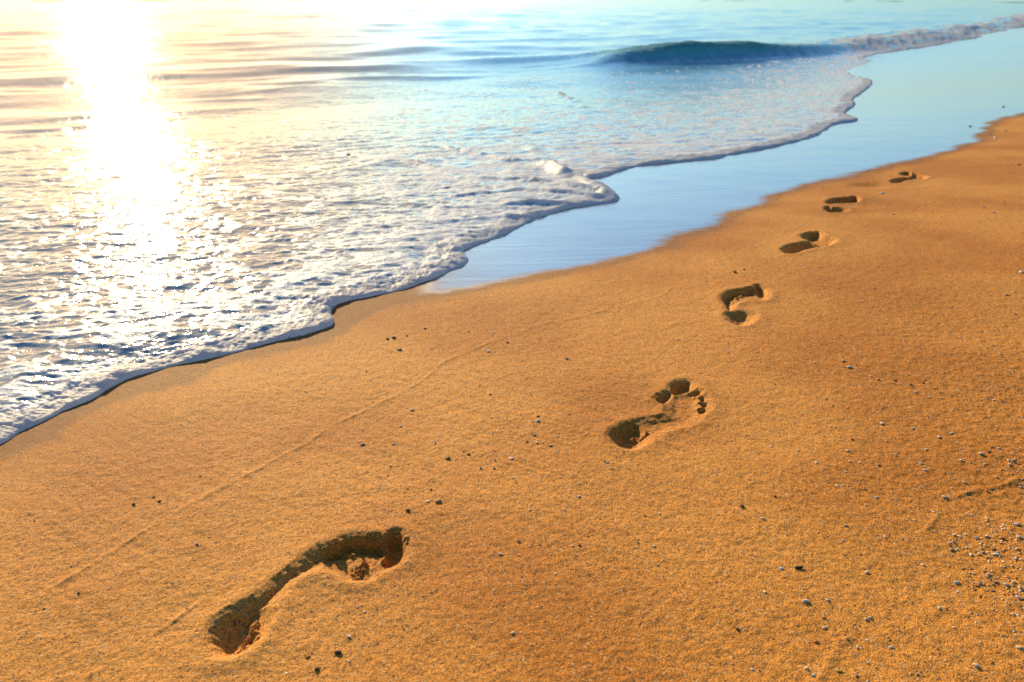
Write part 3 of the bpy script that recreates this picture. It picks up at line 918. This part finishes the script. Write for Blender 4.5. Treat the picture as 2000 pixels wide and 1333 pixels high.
P_ = [(999, 894, 10, 'pinkish white'), (708, 866, 9, 'mauve'), (1051, 814, 6, 'black'), (1050, 822, 9, 'pinkish white'), (1041, 825, 5, 'mauve'), (1048, 863, 6, 'white'),
      (1075, 869, 7, 'cream'), (1044, 849, 7, 'tan'), (874, 892, 10, 'amber', 'lump'), (856, 978, 12, 'tan'), (835, 979, 7, 'white', 'shell'), (1002, 934, 7, 'cream'), (1131, 971, 7.5, 'pinkish white'),
      (1130, 946, 6.5, 'white'), (741, 953, 6, 'pinkish white'), (796, 955, 5, 'brown'), (842, 956, 5, 'brown'), (768, 865, 7, 'cream'), (844, 860, 6, 'white'), (850, 864, 5, 'amber', 'lump'), (915, 885, 6, 'amber', 'lump'),
      (905, 880, 5, 'tan'), (804, 798, 7, 'cream'), (782, 829, 7, 'pinkish white'), (724, 740, 7, 'white', 'shell'), (780, 681, 9, 'tan', 'lump'), (769, 658, 9, 'tan', 'lump'), (757, 661, 6, 'brown', 'lump'), (794, 655, 5, 'tan'),
      (955, 685, 7, 'white'), (805, 761, 5, 'white'), (1107, 700, 6, 'grey'), (991, 668, 5, 'black'), (1023, 897, 5.5, 'white'), (1030, 862, 5, 'black'), (965, 914, 5, 'black'), (966, 897, 4, 'tan'),
      (939, 913, 5, 'tan'), (597, 764, 6, 'grey', 'shell'), (716, 724, 5, 'tan'), (762, 909, 5, 'tan'), (758, 929, 4, 'black'), (728, 783, 4, 'white'), (830, 641, 5, 'grey'), (915, 647, 5, 'amber'), (957, 770, 4, 'dark red'),
      (1090, 882, 5, 'cream'), (1107, 883, 4.5, 'white'), (1186, 905, 5, 'white'), (1195, 917, 5, 'pinkish white'), (1157, 920, 5, 'cream'), (1181, 904, 3.8, 'grey'), (1088, 853, 5, 'cream'), (960, 816, 5, 'tan'), (961, 846, 5, 'cream'), (1011, 835, 4, 'black'),
      (977, 1081, 8.5, 'cream'), (1013, 1057, 5, 'black'), (1013, 1083, 5, 'white'), (1055, 1065, 5, 'dark red'), (1132, 1066, 7, 'brown'), (1118, 1068, 5, 'white'), (1001, 1234, 8, 'cream'),
      (796, 997, 10, 'amber', 'lump'), (772, 1007, 4.5, 'white'), (1013, 981, 5, 'white'), (1103, 997, 5.5, 'white', 'shell'), (1172, 1015, 5, 'black'), (1259, 1007, 5, 'brown'), (1247, 1061, 5, 'brown'), (1278, 1067, 6, 'white'),
      (1284, 1103, 5, 'white'), (1085, 1120, 6, 'white'), (1073, 1127, 4.5, 'white'), (1043, 1120, 5, 'brown'), (915, 1104, 5, 'white'), (1035, 997, 4.5, 'white'), (1048, 996, 4, 'white'), (1288, 1004, 5, 'white'), (1148, 1049, 4, 'black'),
      (660, 1272, 12, 'dark red'), (601, 1281, 9, 'amber'), (619, 1305, 9, 'brown'), (682, 1241, 7, 'white', 'shell'), (385, 1064, 7, 'mauve'), (712, 1194, 5, 'white'), (697, 1186, 4.5, 'white'), (713, 1194, 4, 'pinkish white'),
      (311, 978, 7, 'amber'), (261, 985, 6, 'brown'), (300, 970, 4.5, 'amber'), (391, 930, 4.5, 'black'), (412, 937, 4, 'brown'), (153, 1157, 4.5, 'brown'), (85, 1187, 5, 'black'), (365, 1187, 5, 'mauve'), (67, 1016, 4.5, 'black'),
      (1658, 718, 9, 'white'), (1646, 706, 8, 'orange'), (1714, 741, 9, 'orange'), (1423, 686, 7, 'white', 'shell'), (1565, 518, 7, 'white', 'shell'), (1435, 532, 8, 'amber', 'lump'), (1453, 528, 4, 'brown'), (1591, 709, 6, 'white'),
      (1596, 724, 5, 'cream'), (1783, 835, 9, 'white'), (1722, 825, 8, 'white'), (1834, 854, 8, 'cream'), (1858, 845, 8, 'cream'), (1995, 530, 9, 'white'), (1789, 765, 7, 'cream'), (1519, 764, 5, 'white'), (1708, 564, 5, 'orange'),
      (1324, 661, 7, 'cream'), (1803, 748, 6, 'black'), (1779, 752, 5, 'black'), (1748, 743, 6, 'brown'), (1672, 716, 4.5, 'orange'), (1686, 731, 5, 'orange'), (1700, 736, 4.5, 'cream'), (1480, 688, 5, 'white'), (1431, 725, 5, 'orange'), (1455, 739, 4.5, 'white'),
      (1514, 750, 5, 'brown'), (1626, 791, 6, 'orange'), (1614, 778, 4.5, 'white'), (1593, 775, 4, 'white'), (1662, 834, 5, 'white'), (1664, 858, 6, 'black'), (1810, 812, 5, 'orange'), (1942, 780, 6, 'white'), (1957, 782, 4.5, 'orange'), (1980, 570, 5, 'cream'),
      (1965, 574, 6, 'tan'), (1982, 612, 5, 'orange'), (1940, 676, 4, 'brown'), (1936, 676, 4, 'cream'),
      (1489, 1013, 8, 'white'), (1449, 989, 9, 'brown'), (1514, 971, 6, 'dark red'), (1594, 904, 7, 'white'), (1573, 1174, 11, 'white'), (1560, 1108, 12, 'black'), (1526, 1110, 8, 'white'), (1493, 1157, 7, 'white'), (1506, 871, 6, 'white'), (1559, 879, 5.5, 'white'),
      (1799, 905, 8, 'cream'), (1806, 918, 7, 'white'), (1915, 887, 8, 'white'), (1712, 971, 7, 'cream'), (1691, 986, 6, 'white'), (1845, 968, 9, 'pinkish white'), (1824, 998, 7, 'white'), (1869, 1134, 10, 'white'), (1638, 1309, 11, 'yellow'),
      (1589, 1318, 9, 'cream'), (1610, 1225, 8, 'white'), (1608, 1206, 8, 'orange'), (1740, 1263, 7, 'white'), (1906, 1300, 11, 'cream'), (1834, 1186, 7, 'white'), (1803, 1101, 7, 'white'), (1692, 1116, 9, 'cream'), (1440, 1227, 9, 'brown'),
      (1987, 1020, 11, 'pinkish white'), (1945, 1080, 11, 'white'), (1616, 1172, 7, 'white'), (1594, 1253, 9, 'orange'), (1478, 930, 5, 'orange'), (1635, 948, 7, 'white'), (1646, 948, 6, 'white'), (1679, 903, 7, 'cream'), (1750, 890, 6, 'orange'), (1809, 878, 7, 'white'),
      (1876, 899, 6, 'white'), (1970, 900, 6, 'white'), (1748, 887, 5, 'white'), (1786, 1015, 6, 'white'), (1728, 1048, 7, 'cream'), (1645, 1055, 6, 'white'), (1652, 1028, 7, 'grey'), (1928, 1010, 8, 'cream'), (1957, 1048, 10, 'orange'), (1940, 1070, 8, 'orange'),
      (1990, 1045, 9, 'cream'), (1965, 1140, 9, 'cream'), (1988, 1165, 9, 'pinkish white'), (1908, 1140, 9, 'orange'), (1930, 1120, 8, 'cream'), (1990, 1265, 9, 'cream'), (1470, 1305, 7, 'white'), (1575, 1305, 7, 'white'), (1655, 1250, 7, 'amber'),
      (1960, 208, 5, 'black'), (1895, 246, 5, 'black'), (1944, 268, 7, 'white'), (1963, 255, 5, 'white'), (1722, 377, 7, 'white'), (1920, 404, 6, 'white'), (1746, 417, 4, 'brown'), (1692, 334, 4.5, 'white'), (1607, 365, 5, 'white'), (1961, 395, 5, 'orange'),
      (1940, 415, 6, 'cream'), (1912, 430, 5, 'white'), (1990, 320, 6, 'tan'), (1976, 319, 4, 'orange')]
for q in P_:
    kind = q[4] if len(q) > 4 else 'pebble'
    put(q[0], q[1], q[2], q[3], kind, 1.5 if q[3] == 'black' and q[2] > 10 else 1.15)
# one orange shell riding on the foam
xo, yo = on_water(682, 319, .03)
o = put(682, 319, 10, 'orange', 'pebble', 1, 'small orange pebble washed along in the foamy water left of the folded wave', None, zoff=BA * xo + BB * yo + .030)

# chips of shell in the gritty strip: too alike to tell apart
reg = [((1820, 1040, 2000, 1180), 'in the dense grit at the lower right edge', 46), ((1480, 1180, 1700, 1333), 'in the loose grit at the bottom right', 12), ((1650, 860, 2000, 960), 'in the speckled sand on the right, above the curved ridge line', 20)]
n_ind = 0
for (x0, y0, x1, y1), where, n in reg:
    for k_ in range(n):
        px = x1 - (x1 - x0) * rp.random() ** 1.3
        py = rp.uniform(y0, y1)
        if where.startswith('in the dense'):
            px = min(2010, 1830 + (py - 1020) * .55 + abs(rp.gauss(0, 60)))
        col = rp.choice(['tan', 'cream', 'orange', 'cream', 'white'])
        put(px, py, rp.uniform(4.2, 8), col, 'pebble', rp.uniform(1, 1.4), f"small {col} pebble lost {where}", 'alike pebbles ' + where)

# ------------------------------------------------------------------ coarse shell grit, far too much to count
def grit():
    rs = np.random.RandomState(3)
    n = 60000
    px = rs.uniform(-60, 2060, n)
    py = rs.uniform(230, 1400, n)
    pts = []
    ico = stone_mesh("tmp", 9, (1, .8, .65), .2, 1)
    V = np.array([v.co[:] for v in ico.vertices]); Fc = np.array([p_.vertices[:] for p_ in ico.polygons])
    bpy.data.meshes.remove(ico)
    xs, ys = zip(*[on_beach(a, b) for a, b in zip(px, py)])
    xs, ys = np.array(xs), np.array(ys)
    g = np.clip(ss(.10, .62, xs - .18 * ys) * ss(2.6, .7, ys), 0, 1)
    clump = ss(.0, .5, fbm(xs * 5, ys * 5, 2, 211)) 
    edge = np.exp(-((px - (1830 + (py - 1020) * .6) - 90) / 95) ** 2) * ss(980, 1060, py) * ss(1240, 1160, py)
    band = np.exp(-((py - (700 + (px - 1650) * .33)) / 45) ** 2) * ss(1550, 1680, px)
    band2 = np.exp(-((py - (850 + (px - 1000) * .28)) / 40) ** 2) * np.exp(-((px - 1020) / 120) ** 2)
    topr = ss(1900, 2000, px) * ss(250, 330, py) * ss(620, 450, py)
    dens_ = .008 + .75 * g * (.35 + clump) + .9 * edge * (.3 + clump) + .12 * band + .10 * band2 + .15 * topr
    # patches the tide has smoothed
    sm = np.exp(-(((px - 1760) / 130) ** 2 + ((py - 1120) / 90) ** 2))
    dens_ *= (1 - .8 * sm)
    keep = rs.rand(n) < dens_
    from_shore = np.array([0.0])
    xs, ys, px, py = xs[keep], ys[keep], px[keep], py[keep]
    edge_k = edge[keep]
    wl_d = line_dist(xs, ys, wl)
    ins = inside(xs, ys, wet_poly)
    ok = ~(ins | (wl_d < .03))
    xs, ys, edge_k, px = xs[ok], ys[ok], edge_k[ok], px[ok]
    n = len(xs)
    size = .0012 + .0013 * rs.rand(n) ** 2.2 + .0018 * edge_k * rs.rand(n)
    size *= 1 + .20 * np.hypot(xs, ys) ** .8
    zs = np.array([height_at(a, b) for a, b in zip(xs, ys)])
    ang = rs.rand(n) * 6.283
    S = np.stack([size * rs.uniform(.9, 1.5, n), size, size * rs.uniform(.6, 1, n)], 1)
    P = V[None] * S[:, None, :]
    ca, sa = np.cos(ang)[:, None], np.sin(ang)[:, None]
    Q = np.stack([P[..., 0] * ca - P[..., 1] * sa + xs[:, None], P[..., 0] * sa + P[..., 1] * ca + ys[:, None], P[..., 2] * .7 + zs[:, None] + size[:, None] * .08], 2)
    FF = (Fc[None] + (np.arange(n) * len(V))[:, None, None]).reshape(-1, 3)
    me = bpy.data.meshes.new("shell_grit")
    me.vertices.add(n * len(V)); me.vertices.foreach_set("co", Q.astype(np.float32).ravel())
    me.loops.add(FF.size); me.loops.foreach_set("vertex_index", FF.astype(np.int32).ravel())
    me.polygons.add(len(FF)); me.polygons.foreach_set("loop_start", np.arange(0, FF.size, 3, dtype=np.int32))
    me.update(calc_edges=True)
    a = me.attributes.new("tone", 'FLOAT', 'POINT')
    a.data.foreach_set("value", np.repeat(rs.rand(n), len(V)).astype(np.float32))
    m, t, p = new_mat("grit")
    at = node(t, "ShaderNodeAttribute", attribute_name="tone").outputs["Fac"]
    cr = node(t, "ShaderNodeValToRGB")
    cr.color_ramp.interpolation = 'CONSTANT'
    e = cr.color_ramp.elements
    e[0].color = (.10, .05, .03, 1)
    e[1].position = .90; e[1].color = (.78, .70, .62, 1)
    for ps, c_ in ((.14, (.50, .22, .05)), (.36, (.62, .36, .14)), (.58, (.72, .52, .32)), (.78, (.66, .25, .05))):
        x_ = e.new(ps); x_.color = (*c_, 1)
    t.links.new(at, cr.inputs[0]); t.links.new(cr.outputs[0], p.inputs["Base Color"])
    p.inputs["Roughness"].default_value = .4
    me.materials.append(m)
    o = bpy.data.objects.new("shell_grit", me)
    C.objects.link(o)
    tag(o, 'coarse shell grit and tiny stones speckling the dry sand', 'grit', kind='stuff')
    print("grit", n)
grit()
